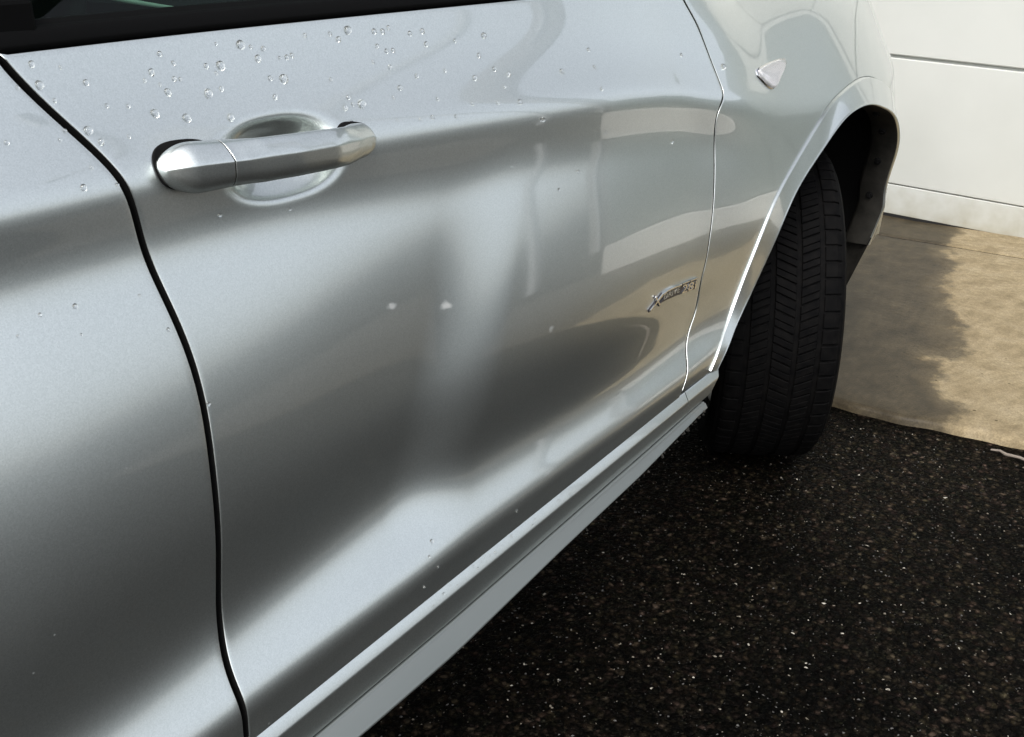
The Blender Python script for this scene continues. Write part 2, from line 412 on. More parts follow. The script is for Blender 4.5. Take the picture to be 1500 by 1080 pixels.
# belt trim, side glass, pillars and roof
def yb(x): return bodyY(np.array([x]), np.array([belt(x)]))[0]
def trim_prof(x):
    y = float(yb(x)); BELT = float(belt(x)); return [(y+.022, BELT-.012), (y+.0035, BELT-.003), (y+.0005, BELT+.001), (y+.001, BELT+.004), (y+.005, BELT+.0135), (y+.009, BELT+.0160), (y+.013, BELT+.0165), (y+.0155, BELT+.0195), (y+.0185, BELT+.0205), (y+.030, BELT+.018), (y+.034, BELT-.01)]
extrude_x('window_belt_trim', trim_prof, np.linspace(-1.668, -.56, 40), GLOSSBLACK, car)
extrude_x('window_belt_trim', trim_prof, np.linspace(-2.62, -1.676, 20), GLOSSBLACK, car)
def glass_sheet(name, xa, xb):
    v = []; nz = 8
    for x in np.linspace(xa, xb, 12):
        for t in np.linspace(0, 1, nz):
            v.append((x, float(yb(x))+.024+.17*t+.03*t*t, float(belt(x))+.012+.43*t))
    me = mesh(name, v, grid_faces(12, nz)); return link(name, me, GLASS, car)
glass_sheet('front_side_window', -1.60, -.62); glass_sheet('rear_side_window', -2.60, -1.72)
def mud():
    V, F = [], []
    for k in range(170):
        x = -.63-.42*rng.random()**1.6; z1 = float(np.interp(x, [-1.09, -.85, -.65], [.354, .371, .3885])); y1 = float(np.interp(x, [-1.4, -.87, -.6], [-.0685, -.064, -.054]))
        r = rng.uniform(.0012, .0036)*(1 if x > -.85 else .6); c = np.array([x, y1+rng.uniform(-.001, .012), z1+rng.uniform(-.005, .002)]); b = len(V)
        for d in ((1, 0, 0), (0, 1, 0), (-1, 0, 0), (0, -1, 0), (0, 0, 1), (0, 0, -1)): V.append(c+np.array(d)*r*rng.uniform(.6, 1.3))
        for i in range(4): F += [(b+i, b+(i+1) % 4, b+4), (b+(i+1) % 4, b+i, b+5)]
    o = link('dried_mud', mesh('dried_mud', V, F), LINER, car, False); o['kind'] = 'stuff'
mud()
boxobj('door_pillar', (-1.715, .11, 1.03), (-1.605, .17, 1.10), GLOSSBLACK, car, .004)
v = []
for t in np.linspace(0, 1, 8):
    for dx, dy in ((-.057, -.006), (.057, -.006), (.057, .05), (-.057, .05)):
        v.append((-1.662+dx, float(yb(-1.66))+.024+.17*t+.03*t*t+dy, BELT+.008+.43*t))
F = []
for i in range(7):
    for j in range(4): F.append((i*4+j, i*4+(j+1) % 4, i*4+4+(j+1) % 4, i*4+4+j))
link('window_pillar', mesh('window_pillar', v, F), GLOSSBLACK, car, False)
# roof, far side, tail, bonnet: plain shells that close the car
def shell(name, pts, xs, m):
    n = len(pts); G = [(x, y, z) for x in xs for y, z in pts]
    return link(name, mesh(name, G, grid_faces(len(xs), n)), m, car)
shell('roof', [(.27, 1.48), (.30, 1.525), (.40, 1.57), (.9, 1.60), (1.4, 1.57), (1.5, 1.525), (1.53, 1.48)], np.linspace(-3.3, -1.05, 10), PAINT)
shell('far_side', [(1.53, 1.48), (1.75, 1.06), (1.80, .95), (1.80, .4)], np.linspace(-3.4, .6, 10), PAINT)
link('windscreen', mesh('windscreen', [(-1.05, .30, 1.52), (-1.05, 1.5, 1.52), (-.25, 1.66, 1.10), (-.25, .17, 1.10)], [(0, 1, 2, 3)]), GLASS, car, False)
nb = 20
G = []
for x in np.linspace(-.40, .90, nb):
    y0 = float(bodyY(np.array([x]), np.array([1.078]))[0])
    drop = .10*max(0, x)**2
    for t in np.linspace(0, 1, 12): G.append((x, y0+.004+t*(1.78-2*y0-.03), 1.082+.055*math.sin(t*math.pi)**.5-drop))
link('bonnet', mesh('bonnet', G, grid_faces(nb, 12)), PAINT, car)
boxobj('nose', (.955, .42, .25), (1.0, 1.4, .85), PAINT, car, .02)
boxobj('underbody', (-3.4, .10, .20), (-.50, 1.70, .34), DARK, car)
boxobj('inner_sill', (-2.6, .035, .30), (-.60, .12, .42), DARK, car)
boxobj('door_cavity', (-2.6, .118, .42), (-.66, .19, 1.05), DARK, car)
boxobj('firewall', (-.62, .07, .42), (-.50, 1.6, 1.02), DARK, car)
boxobj('engine_block', (-.45, .55, .30), (.9, 1.3, .85), DARK, car)
# seat and door card seen darkly through the glass
INT = mat('dark_cabin_cloth', (.02, .019, .018), .9)[0]
boxobj('cabin_floor', (-3.2, .3, .36), (-.62, 1.65, .42), DARK, car)
def seat(y):
    bm = bmesh.new(); box(bm, (-1.75, y-.24, .42), (-1.2, y+.24, .68), .05); box(bm, (-1.95, y-.23, .62), (-1.75, y+.23, 1.22), .06); box(bm, (-1.98, y-.12, 1.24), (-1.88, y+.12, 1.42), .04)
    me = bpy.data.meshes.new('seat'); bm.to_mesh(me); bm.free(); link('seat', me, INT, car)
seat(.55); seat(1.2)
boxobj('dashboard', (-.95, .2, .80), (-.55, 1.6, 1.04), INT, car, .05)
def ring(name, c, R0, r0, ax, m, parent, a0=0, a1=360, n=40):
    q = Vector(ax).to_track_quat('Z', 'Y'); v = []
    for i in range(n):
        a = R(a0+(a1-a0)*i/(n-1))
        for j in range(10):
            b = j*math.tau/10; p = Vector(((R0+r0*math.cos(b))*math.cos(a), (R0+r0*math.cos(b))*math.sin(a), r0*math.sin(b)))
            v.append(tuple(Vector(c)+q @ p))
    f = []
    for i in range(n-1):
        for j in range(10): f.append((i*10+j, i*10+(j+1) % 10, i*10+10+(j+1) % 10, i*10+10+j))
    return link(name, mesh(name, v, f), m, parent)
CREAM = mat('pale_cabin_trim', (.75, .75, .68), .5)[0]
v = []
for t in np.linspace(0, 1, 14):
    x = -1.43+.125*t; z = 1.092-.028*t**.7; wz = .0032*(1-.6*t)
    v += [(x, .300, z-wz), (x, .300, z+wz), (x, .306, z+wz), (x, .306, z-wz)]
f = [(i*4+j, i*4+(j+1) % 4, i*4+4+(j+1) % 4, i*4+4+j) for i in range(13) for j in range(4)]
link('cabin_trim_strip', mesh('cabin_trim_strip', v, f), CREAM, car)
ring('steering_wheel', (-1.02, 1.2, 1.0), .18, .016, (-.9, 0, .45), INT, car)

# wheel-house liner: dark shell round the wheel
V = []; n = 60
for i in range(n):
    k = i*(NF-1)//(n-1); p = fi[k]
    d = np.array([p[0]-0.0, p[1]-.36]); d = d/np.linalg.norm(d)
    for w_, ex in ((yi_[k]+lip_[k]+.006, .022), (yi_[k]+lip_[k]+.05, .05), (.30, .06), (.52, .06)):
        V.append((p[0]+d[0]*ex, w_, p[1]+d[1]*ex))
link('wheel_house', mesh('wheel_house', V, grid_faces(n, 4)), DARK, car)
boxobj('wheel_house_back', (-.60, .50, .18), (.56, .54, .95), DARK, car)
# mud flap and bumper corner ahead of the wheel
G = []
for z in np.linspace(.24, .43, 8):
    for y, x in ((.015, .415), (.03, .44), (.10, .465), (.4, .47)):
        G.append((x-.03*(.43-z)/.19, y+.06*(.43-z)/.19, z))
link('wheel_arch_spat', mesh('wheel_arch_spat', G, grid_faces(8, 4)), LINER, car)

# ---- front wheel, steered to the left ---------------------------------------
wheel = empty('front_wheel', (.035, .135, .351), (0, 0, R(30.5))); wheel.parent = car
def lathe(prof, n):
    v = []; f = []; m = len(prof)
    for i in range(n):
        a = math.tau*i/n
        for y, r in prof: v.append((r*math.cos(a), y, r*math.sin(a)))
    for i in range(n):
        for j in range(m-1):
            f.append((i*m+j, i*m+j+1, ((i+1) % n)*m+j+1, ((i+1) % n)*m+j))
    return v, f
def make_tyre_mesh():
    Rt, hw = .353, .1225
    g = .0075
    prof = [(-.095, .235), (-.112, .25), (-.121, .28), (-.1235, .300), (-.121, .322), (-.115, .3345), (-.108, .3405), (-.098, Rt-g)]
    prof += [(y, Rt-g+.0025*(1-(y/.1)**2)) for y in np.linspace(-.09, .09, 15)]
    prof += [(-y, r) for y, r in prof[:8][::-1]]
    v, f = lathe(prof, 160)
    v = list(v); f = list(f)
    # tread blocks: five ribs, slanted sipes, shoulders run down the sidewall
    ribs = [(-.108, -.075, 0.05), (-.065, -.030, .40), (-.020, .020, -.42), (.030, .065, .40), (.075, .108, -.05)]
    NP = 66
    def top(y): return Rt-.0035*(y/.1)**2-.0*y
    for ri, (y0, y1, sl) in enumerate(ribs):
        for k in range(NP):
            sub = 2 if ri in (1, 2, 3) else 1
            for h in range(sub):
                da = math.tau/NP; a0 = da*(k+h/sub)+ri*.021; a1 = a0+da/sub-(.0034/Rt if h == sub-1 else .0013/Rt)*(1.4 if sub == 1 else 1)
                b = len(v)
                ys = [y0, y0+(y1-y0)*.5, y1]
                if ri == 0: ys = [y0, -.104, -.098, y1]
                if ri == 4: ys = [y0, .098, .104, y1]
                ch = .0012
                for a, sgn in ((a0, 1), (a1, -1)):
                    for lv in (0, 1, 2):
                        for y in ys:
                            yy = y
                            if lv == 2: yy = y+ch*((y == y0)-(y == y1))
                            t = top(yy)
                            if abs(yy) > .1: t = Rt-.0035-(abs(yy)-.1)*.62
                            rr_ = (Rt-g-.004 if abs(yy) < .1 else t-.007) if lv == 0 else (t-.001 if lv == 1 else t)
                            aa = a+(yy-y0)/Rt*math.tan(sl)*1.0+(sgn*ch/Rt if lv == 2 else 0)
                            v.append((rr_*math.cos(aa), yy, rr_*math.sin(aa)))
                m = len(ys)
                q = lambda s, l, j: b+s*3*m+l*m+j
                for l in (0, 1):
                    for j in range(m-1):
                        f.append((q(0, l, j), q(0, l, j+1), q(0, l+1, j+1), q(0, l+1, j))); f.append((q(1, l, j+1), q(1, l, j), q(1, l+1, j), q(1, l+1, j+1)))
                    f.append((q(0, l, 0), q(0, l+1, 0), q(1, l+1, 0), q(1, l, 0))); f.append((q(0, l, m-1), q(1, l, m-1), q(1, l+1, m-1), q(0, l+1, m-1)))
                for j in range(m-1): f.append((q(0, 2, j), q(0, 2, j+1), q(1, 2, j+1), q(1, 2, j)))
    me = mesh('tyre', v, f)
    bm = bmesh.new(); bm.from_mesh(me); bmesh.ops.recalc_face_normals(bm, faces=bm.faces); bm.to_mesh(me); bm.free()
    return me
o = link('tyre', make_tyre_mesh(), TYRE, wheel, False)
v, f = lathe([(-.098, .236), (-.105, .232), (-.10, .224), (-.07, .218), (.10, .218), (.105, .234)], 64)
link('rim', mesh('rim', v, f), STEEL, wheel)
bm = bmesh.new()
for k in range(5):
    for s in (-.12, .12):
        a = math.tau*k/5+s; r = bmesh.ops.create_cube(bm, size=1)
        for p in r['verts']:
            u, w_, h = p.co.x, p.co.y, p.co.z; rad = .135+u*.18; wd = .022*(1.2-.3*u)
            p.co = Vector((rad*math.cos(a)-h*wd*math.sin(a), -.075+w_*.03-.015*u, rad*math.sin(a)+h*wd*math.cos(a)))
bmesh.ops.create_cone(bm, cap_ends=True, segments=24, radius1=.06, radius2=.05, depth=.03, matrix=Matrix.Translation((0, -.075, 0)) @ Matrix.Rotation(R(90), 4, 'X'))
me = bpy.data.meshes.new('spokes'); bm.to_mesh(me); bm.free(); link('spokes', me, STEEL, wheel, False)

# ---- door handle ------------------------------------------------------------
def chaikin(P, it):
    for _ in range(it):
        Q = []
        for i in range(len(P)):
            a, b = np.array(P[i]), np.array(P[(i+1) % len(P)]); Q += [a*.75+b*.25, a*.25+b*.75]
        P = Q
    return np.array(P)
def handle_piece(name, xs, hz, o0, o1, zc, sec, m, parent):
    S0 = chaikin(sec, 2); k = len(S0); V = []
    for x in xs:
        z = zc(x); ys = float(bodyY(np.array([x]), np.array([z]))[0])
        for a, b in S0: V.append((x, ys-(o0(x)+(o1(x)-o0(x))*a), z+b*hz(x)))
    n = len(xs); F = []
    for i in range(n-1):
        for j in range(k): F.append((i*k+j, i*k+(j+1) % k, (i+1)*k+(j+1) % k, (i+1)*k+j))
    F += [tuple(range(k)), tuple(range((n-1)*k, n*k))]
    me = mesh(name, V, F); bm = bmesh.new(); bm.from_mesh(me); bmesh.ops.recalc_face_normals(bm, faces=bm.faces); bm.to_mesh(me); bm.free()
    o = link(name, me, m, parent)
    return o
HX = .0325
zc = lambda x: .9520-.0055*(x+1.45)/.12
xr, xf_ = -1.590+HX+.008, -1.334+HX+.012
def hz(x):
    base = float(np.interp(x-HX, [-1.59, -1.51, -1.42, -1.36, -1.334], [.0245, .0210, .0203, .0190, .0175]))
    a = min(1, max(0, (x-xr)/.030)); b = min(1, max(0, (xf_-x)/.020))
    return base*math.sqrt(max(.004, 1-(1-a)**2))*math.sqrt(max(.01, 1-(1-b)**2))
def out(x):
    s = float(np.interp(x-HX, [-1.59, -1.56, -1.51, -1.45, -1.40, -1.36, -1.334], [.026, .034, .041, .043, .038, .025, .014]))
    a = min(1, max(0, (x-xr)/.022)); b = min(1, max(0, (xf_-x)/.016)); return s*(.45+.55*math.sqrt(1-(1-a)**2))*(.35+.65*math.sqrt(1-(1-b)**2))
inn_ = lambda x: float(np.interp(x-HX, [-1.59, -1.52, -1.49, -1.38, -1.355, -1.334], [-.004, -.002, .018, .018, -.002, -.006]))
sec = [(0, .55), (.25, 1.0), (.62, .97), (1.0, .30), (1.0, .10), (.97, -.55), (.80, -.92), (.45, -1.0), (.1, -.95), (0, -.5)]
cosx = lambda a, b, n: a+(b-a)*(1-np.cos(np.linspace(0, math.pi, n)))/2
handle_piece('door_handle', cosx(-1.5245+HX, xf_, 60), hz, inn_, out, zc, sec, PAINT, front_door)
handle_piece('lock_cover', cosx(xr, -1.5262+HX, 40), hz, inn_, out, zc, sec, PAINT, front_door)
handle_piece('handle_seam', np.linspace(-1.5260+HX, -1.5247+HX, 3), lambda x: hz(x)*.985, inn_, lambda x: out(x)*.985, zc, sec, DARK, front_door)
def gasket(name, x0, x1, grow, m, rear):
    """thin rubber seat between the handle end and the door skin"""
    n = 40; V = []
    for lv in (0, 1):
        for i in range(n):
            a = math.tau*i/n; cx_ = (x0+x1)/2; u = math.cos(a); w_ = math.sin(a)
            e = 2.6
            px = cx_+(x1-x0)/2*math.copysign(abs(u)**(2/e), u)
            h = grow+float(np.interp(px-HX, [-1.59, -1.51, -1.42, -1.36, -1.334], [.0225, .0212, .0195, .0186, .0165]))
            pz = zc(px)+h*math.copysign(abs(w_)**(2/e), w_)
            V.append((px, float(bodyY(np.array([px]), np.array([pz]))[0])+(.004 if lv == 0 else -.0022), pz))
    F = [(i, (i+1) % n, n+(i+1) % n, n+i) for i in range(n)]+[tuple(range(n, 2*n))]
    me = mesh(name, V, F); bm = bmesh.new(); bm.from_mesh(me); bmesh.ops.recalc_face_normals(bm, faces=bm.faces); bm.to_mesh(me); bm.free()
    link(name, me, m, front_door, False)
gasket('handle_gasket', -1.5830+HX, -1.510+HX, -.0005, DARK, True)
gasket('handle_gasket', -1.366+HX, -1.3200+HX, .0010, DARK, False)

# ---- side marker on the fender ----------------------------------------------
def patch(name, poly, off, dome, m, parent, rings_=6, Y=bodyY, it=2):
    P = chaikin(poly, it); c = P.mean(0); n = len(P); V = []
    for k in range(rings_+1):
        t = k/rings_
        for p in P:
            q = c+(p-c)*t; h = off+dome*(1-t**3)
            V.append((q[0], float(Y(np.array([q[0]]), np.array([q[1]]))[0])-h, q[1]))
    for p in P: V.append((p[0], float(Y(np.array([p[0]]), np.array([p[1]]))[0])+.006, p[1]))
    F = []
    for k in range(rings_+1):
        for i in range(n): F.append((k*n+i, k*n+(i+1) % n, (k+1)*n+(i+1) % n, (k+1)*n+i))
    me = mesh(name, V, F); bm = bmesh.new(); bm.from_mesh(me); bmesh.ops.remove_doubles(bm, verts=bm.verts, dist=1e-6); bmesh.ops.recalc_face_normals(bm, faces=bm.faces); bm.to_mesh(me); bm.free()
    return link(name, me, m, parent)
tri = np.array([(-.352, .910), (-.30, .914), (-.188, .916), (-.190, .905), (-.25, .886), (-.285, .876), (-.31, .880)])
tri += np.array([-.016, .004])
tc_ = tri.mean(0)
patch('marker_bezel', tc_+(tri-tc_)*1.10, .0010, .0015, CHROME, fender, it=1)
patch('marker_reflector', tc_+(tri-tc_)*.97, .0028, .0015, REFL, fender, it=1)
patch('marker_lens', tri, .0050, .0050, LENS, fender, it=1)

# ---- badge on the front door -------------------------------------------------
def text_mesh(s, size, ext, offs=0):
    cu = bpy.data.curves.new('t', 'FONT'); cu.body = s; cu.size = size; cu.extrude = ext; cu.offset = offs; cu.resolution_u = 4
    ob = bpy.data.objects.new('t', cu); C.objects.link(ob); bpy.context.view_layer.update()
    me = bpy.data.meshes.new_from_object(ob.evaluated_get(bpy.context.evaluated_depsgraph_get()))
    bpy.data.objects.remove(ob); return me
def make_badge():
    V, F, MI = [], [], []
    def add(vs, fs, mi):
        b = len(V); V.extend(vs); F.extend([tuple(i+b for i in f) for f in fs]); MI.extend([mi]*len(fs))
    def slab(poly, h0, h1, mi, ch=.0006):
        n = len(poly); c = np.mean(poly, 0); vs = []
        for k, (h, s) in enumerate(((h0, 1), (h1-ch, 1), (h1, 1-ch*60))):
            vs += [(c[0]+(p[0]-c[0])*s, h, c[1]+(p[1]-c[1])*s) for p in poly]
        fs = [(k*n+i, k*n+(i+1) % n, (k+1)*n+(i+1) % n, (k+1)*n+i) for k in (0, 1) for i in range(n)]+[tuple(range(2*n, 3*n))]
        add(vs, fs, mi)
    def bar(a, b, w0, w1, h0, h1, mi):
        a = np.array(a); b = np.array(b); d = (b-a)/np.linalg.norm(b-a); nn = np.array([-d[1], d[0]])
        slab([a-nn*w0, b-nn*w1, b+nn*w1, a+nn*w0], h0, h1, mi)
    bar((-.722, .5855), (-.684, .6065), .0012, .0019, 0, .0032, 0)
    bar((-.7085, .606), (-.690, .5885), .0013, .0013, 0, .0030, 0)
    for a, b in (((-.686, .6055), (-.668, .6095)), ((-.669, .6092), (-.645, .6108)), ((-.646, .6108), (-.6225, .6108))):
        bar(a, b, .0011, .0011, 0, .0036, 0)
    slab([(-.690, .5915), (-.672, .5935), (-.6225, .595), (-.6225, .6095), (-.650, .6095), (-.672, .6070)], 0, .0024, 1)
    slab([(-.6235, .5935), (-.5645, .5935), (-.5645, .6135), (-.6235, .6115)], 0, .0012, 1)  # black slab painted in as the shadow around the digits
    bar((-.7235, .5845), (-.684, .6065), .0022, .0026, 0, .0012, 1); bar((-.7095, .6065), (-.689, .588), .0022, .0022, 0, .0012, 1)  # wider black bars put the same shadow outline round the X
    bar((-.6205, .6120), (-.594, .6125), .0009, .0009, 0, .0034, 0); bar((-.592, .6125), (-.566, .6130), .0009, .0009, 0, .0034, 0)
    for s, x0, z0, size, mi, h, of in (('DRIVE', -.6815, .5962, .0128, 2, .0024, 0), ('28i', -.6195, .5950, .0205, 0, .0014, .0001)):
        me = text_mesh(s, size, .0014 if mi == 0 else .0007, of)
        mx = max(v.co.x for v in me.vertices); tgt = .054 if s == 'DRIVE' else .053
        add([(x0+v.co.x/mx*tgt, h+v.co.z, z0+v.co.y+(v.co.x/mx*.0035 if s == 'DRIVE' else 0)) for v in me.vertices], [tuple(p.vertices) for p in me.polygons], mi)
    P = np.array(V); P[:, 2] += .018-(P[:, 0]+.643)*.115; P[:, 0] -= .069
    y = bodyY(P[:, 0], P[:, 2])-P[:, 1]-.0002
    me = mesh('door_badge', np.stack([P[:, 0], y, P[:, 2]], 1), F)
    for m in (CHROME, PLATE, LETTER): me.materials.append(m)
    me.polygons.foreach_set('material_index', MI)
    bm = bmesh.new(); bm.from_mesh(me); bmesh.ops.recalc_face_normals(bm, faces=bm.faces); bm.to_mesh(me); bm.free()
    o = bpy.data.objects.new('door_badge', me); C.objects.link(o); o.parent = front_door
    o['label'] = 'small chrome and black badge with raised letters'
make_badge()

# ---- ground -------------------------------------------------------------------
def make_asphalt():
    m, t, b = mat('wet_black_asphalt', (.01, .01, .01), .6, spec=.035)
    p = geo_pos(t)
    nw = node(t, 'ShaderNodeTexNoise', Scale=55.0, Detail=3.0); t.links.new(p, nw.inputs['Vector'])
    wv = node(t, 'ShaderNodeVectorMath', operation='MULTIPLY_ADD'); t.links.new(nw.outputs['Color'], wv.inputs[0]); wv.inputs[1].default_value = (.012, .012, .012); t.links.new(p, wv.inputs[2])
    n1 = node(t, 'ShaderNodeTexNoise', Scale=1.7, Detail=5.0); t.links.new(p, n1.inputs['Vector'])
    big = ramp(t, n1.outputs['Fac'], [(.33, (.0022, .0020, .0016)), (.68, (.0105, .0095, .0075))])
    def stones(scale, stops, w):
        v = node(t, 'ShaderNodeTexVoronoi', Scale=scale); t.links.new(wv.outputs[0], v.inputs['Vector'])
        sc = node(t, 'ShaderNodeSeparateColor'); t.links.new(v.outputs['Color'], sc.inputs[0])
        br = ramp(t, sc.outputs[0], stops); ed = ramp(t, v.outputs['Distance'], [(.20, (1, 1, 1)), (.50, (.18, .18, .18))])
        return v, sc, mixc(t, w, br.outputs[0], ed.outputs[0], 'MULTIPLY')
    v1, sx, c1 = stones(88.0, [(0, (.3, .3, .3)), (.5, (1.2, 1.1, .95)), (.78, (3.2, 2.8, 2.3)), (.93, (7.5, 6.6, 5.4)), (.985, (15, 14, 12))], 1.0)
    v2, sx2, c2 = stones(230.0, [(0, (.3, .3, .3)), (.6, (1.2, 1.1, 1.0)), (.9, (3.8, 3.4, 2.9)), (.985, (10, 9.4, 8.2))], .8)
    c = mixc(t, 1.0, big.outputs[0], mixc(t, .45, c1, c2), 'MULTIPLY')
    c = mixc(t, .5, c, mixc(t, .4, (1, 1, 1), v1.outputs['Color']), 'MULTIPLY')
    t.links.new(c, b.inputs['Base Color'])
    n2 = node(t, 'ShaderNodeTexNoise', Scale=90.0, Detail=3.0); t.links.new(p, n2.inputs['Vector'])
    h = math_(t, 'ADD', math_(t, 'ADD', math_(t, 'MULTIPLY', v1.outputs['Distance'], -1.2), math_(t, 'MULTIPLY', v2.outputs['Distance'], -.4)), n2.outputs['Fac'])
    bump(t, b, h, .9, .004)
    t.links.new(math_(t, 'ADD', .45, math_(t, 'MULTIPLY', sx2.outputs[1], .35)), b.inputs['Roughness'])
    return m
def flat_sheet(name, x0, x1, y0, y1, nx, ny, zf, m):
    v = [(x, y, zf(x, y)) for x in np.linspace(x0, x1, nx) for y in np.linspace(y0, y1, ny)]
    f = grid_faces(nx, ny); me = mesh(name, v, f); o = link(name, me, m); o['kind'] = 'structure'; return o
ASPH = make_asphalt()
flat_sheet('asphalt_driveway', -60, 60, -60, 60, 3, 3, lambda x, y: 0, ASPH)

def edge_x(y): return .312-.089*(y-.02)+.006*math.sin(y*9)+.004*math.sin(y*23+1)+.0025*math.sin(y*51)
XG = 2.235
def apron_z(x, y):
    t = (x-.3)/(XG-.3); return .024*(1-t)+t*max(.003, -.014+.045*min(2, y))+.0*y
def make_concrete():
    m, t, b = mat('stained_concrete', (.3, .25, .17), .8, spec=.25)
    p = geo_pos(t); s = node(t, 'ShaderNodeSeparateXYZ'); t.links.new(p, s.inputs[0])
    n1 = node(t, 'ShaderNodeTexNoise', Scale=3.2, Detail=7.0, Roughness=.6); t.links.new(p, n1.inputs['Vector'])
    n2 = node(t, 'ShaderNodeTexNoise', Scale=11.0, Detail=8.0, Roughness=.7); t.links.new(p, n2.inputs['Vector'])
    n3 = node(t, 'ShaderNodeTexNoise', Scale=240.0, Detail=3.0); t.links.new(p, n3.inputs['Vector'])
    dry = ramp(t, n2.outputs['Fac'], [(.3, (.19, .148, .085)), (.5, (.275, .22, .132)), (.72, (.34, .28, .18))])
    wet = ramp(t, n2.outputs['Fac'], [(.28, (.033, .0265, .016)), (.5, (.054, .043, .026)), (.72, (.085, .068, .041))])
    # the wet part lies on the car's side of a wandering line
    f = math_(t, 'ADD', s.outputs['Y'], math_(t, 'MULTIPLY', math_(t, 'SUBTRACT', s.outputs['X'], 1.0), WETSLOPE))
    f = math_(t, 'ADD', f, math_(t, 'MULTIPLY', math_(t, 'SUBTRACT', n1.outputs['Fac'], .5), .42))
    f = math_(t, 'ADD', f, math_(t, 'MULTIPLY', math_(t, 'SUBTRACT', n2.outputs['Fac'], .5), .10))
    f = math_(t, 'MAXIMUM', f, math_(t, 'ADD', math_(t, 'MULTIPLY', f, -1.0), -1.05))  # second wet area, out of view, added to dim the apron's reflection in the paint
    fr = ramp(t, math_(t, 'ADD', f, .5-WETY), [(.465, (0, 0, 0)), (.50, (.8, .8, .8)), (.57, (1, 1, 1))])
    c = mixc(t, fr.outputs[0], dry.outputs[0], wet.outputs[0])
    g = ramp(t, n3.outputs['Fac'], [(.35, (.8, .8, .8)), (.6, (1.05, 1.05, 1.05))]); c = mixc(t, 1.0, c, g.outputs[0], 'MULTIPLY')
    vs = node(t, 'ShaderNodeTexVoronoi', Scale=16.0); t.links.new(p, vs.inputs['Vector']); sp_ = ramp(t, math_(t, 'ADD', vs.outputs['Distance'], math_(t, 'MULTIPLY', n2.outputs['Fac'], .12)), [(.10, (.35, .33, .3)), (.135, (1, 1, 1))]); c = mixc(t, 1.0, c, sp_.outputs[0], 'MULTIPLY')
    n4 = node(t, 'ShaderNodeTexNoise', Scale=45.0, Detail=6.0, Roughness=.75); t.links.new(p, n4.inputs['Vector']); g4 = ramp(t, n4.outputs['Fac'], [(.3, (.72, .72, .72)), (.65, (1.12, 1.12, 1.12))]); c = mixc(t, 1.0, c, g4.outputs[0], 'MULTIPLY')
    t.links.new(c, b.inputs['Base Color'])
    t.links.new(math_(t, 'SUBTRACT', .85, math_(t, 'MULTIPLY', fr.outputs[0], .35)), b.inputs['Roughness'])
    bump(t, b, math_(t, 'ADD', n3.outputs['Fac'], math_(t, 'MULTIPLY', n2.outputs['Fac'], 2.0)), .25, .003)
    return m
WETSLOPE, WETY = -.25, -.06
CONC = make_concrete()
def slab(name, xa, xb):
    """one concrete slab; xa, xb give its edges as functions of y"""
    ys = np.linspace(-4.2, 4.6, 420); ts = [0, .004, .012, .05, .2, .4, .6, .8, .95, .992, 1]
    rnd = [-.010, -.003, -.0006, 0, 0, 0, 0, 0, 0, -.0015, -.006]
    v = [(xa(y)+(xb(y)-xa(y))*t, y, apron_z(xa(y)+(xb(y)-xa(y))*t, y)+r) for t, r in zip(ts, rnd) for y in ys]
    n = len(ys)
    lo = [(xa(y)-.001, y, -.03) for y in ys]; hi = [(xb(y)+.001, y, -.03) for y in ys]
    v = lo+v+hi
    o = link(name, mesh(name, v, grid_faces(len(ts)+2, n)), CONC); o['kind'] = 'structure'; return o
slab('concrete_apron', edge_x, lambda y: 1.945+.003*math.sin(y*7))
slab('concrete_threshold', lambda y: 1.952+.003*math.sin(y*7), lambda y: XG+.2)

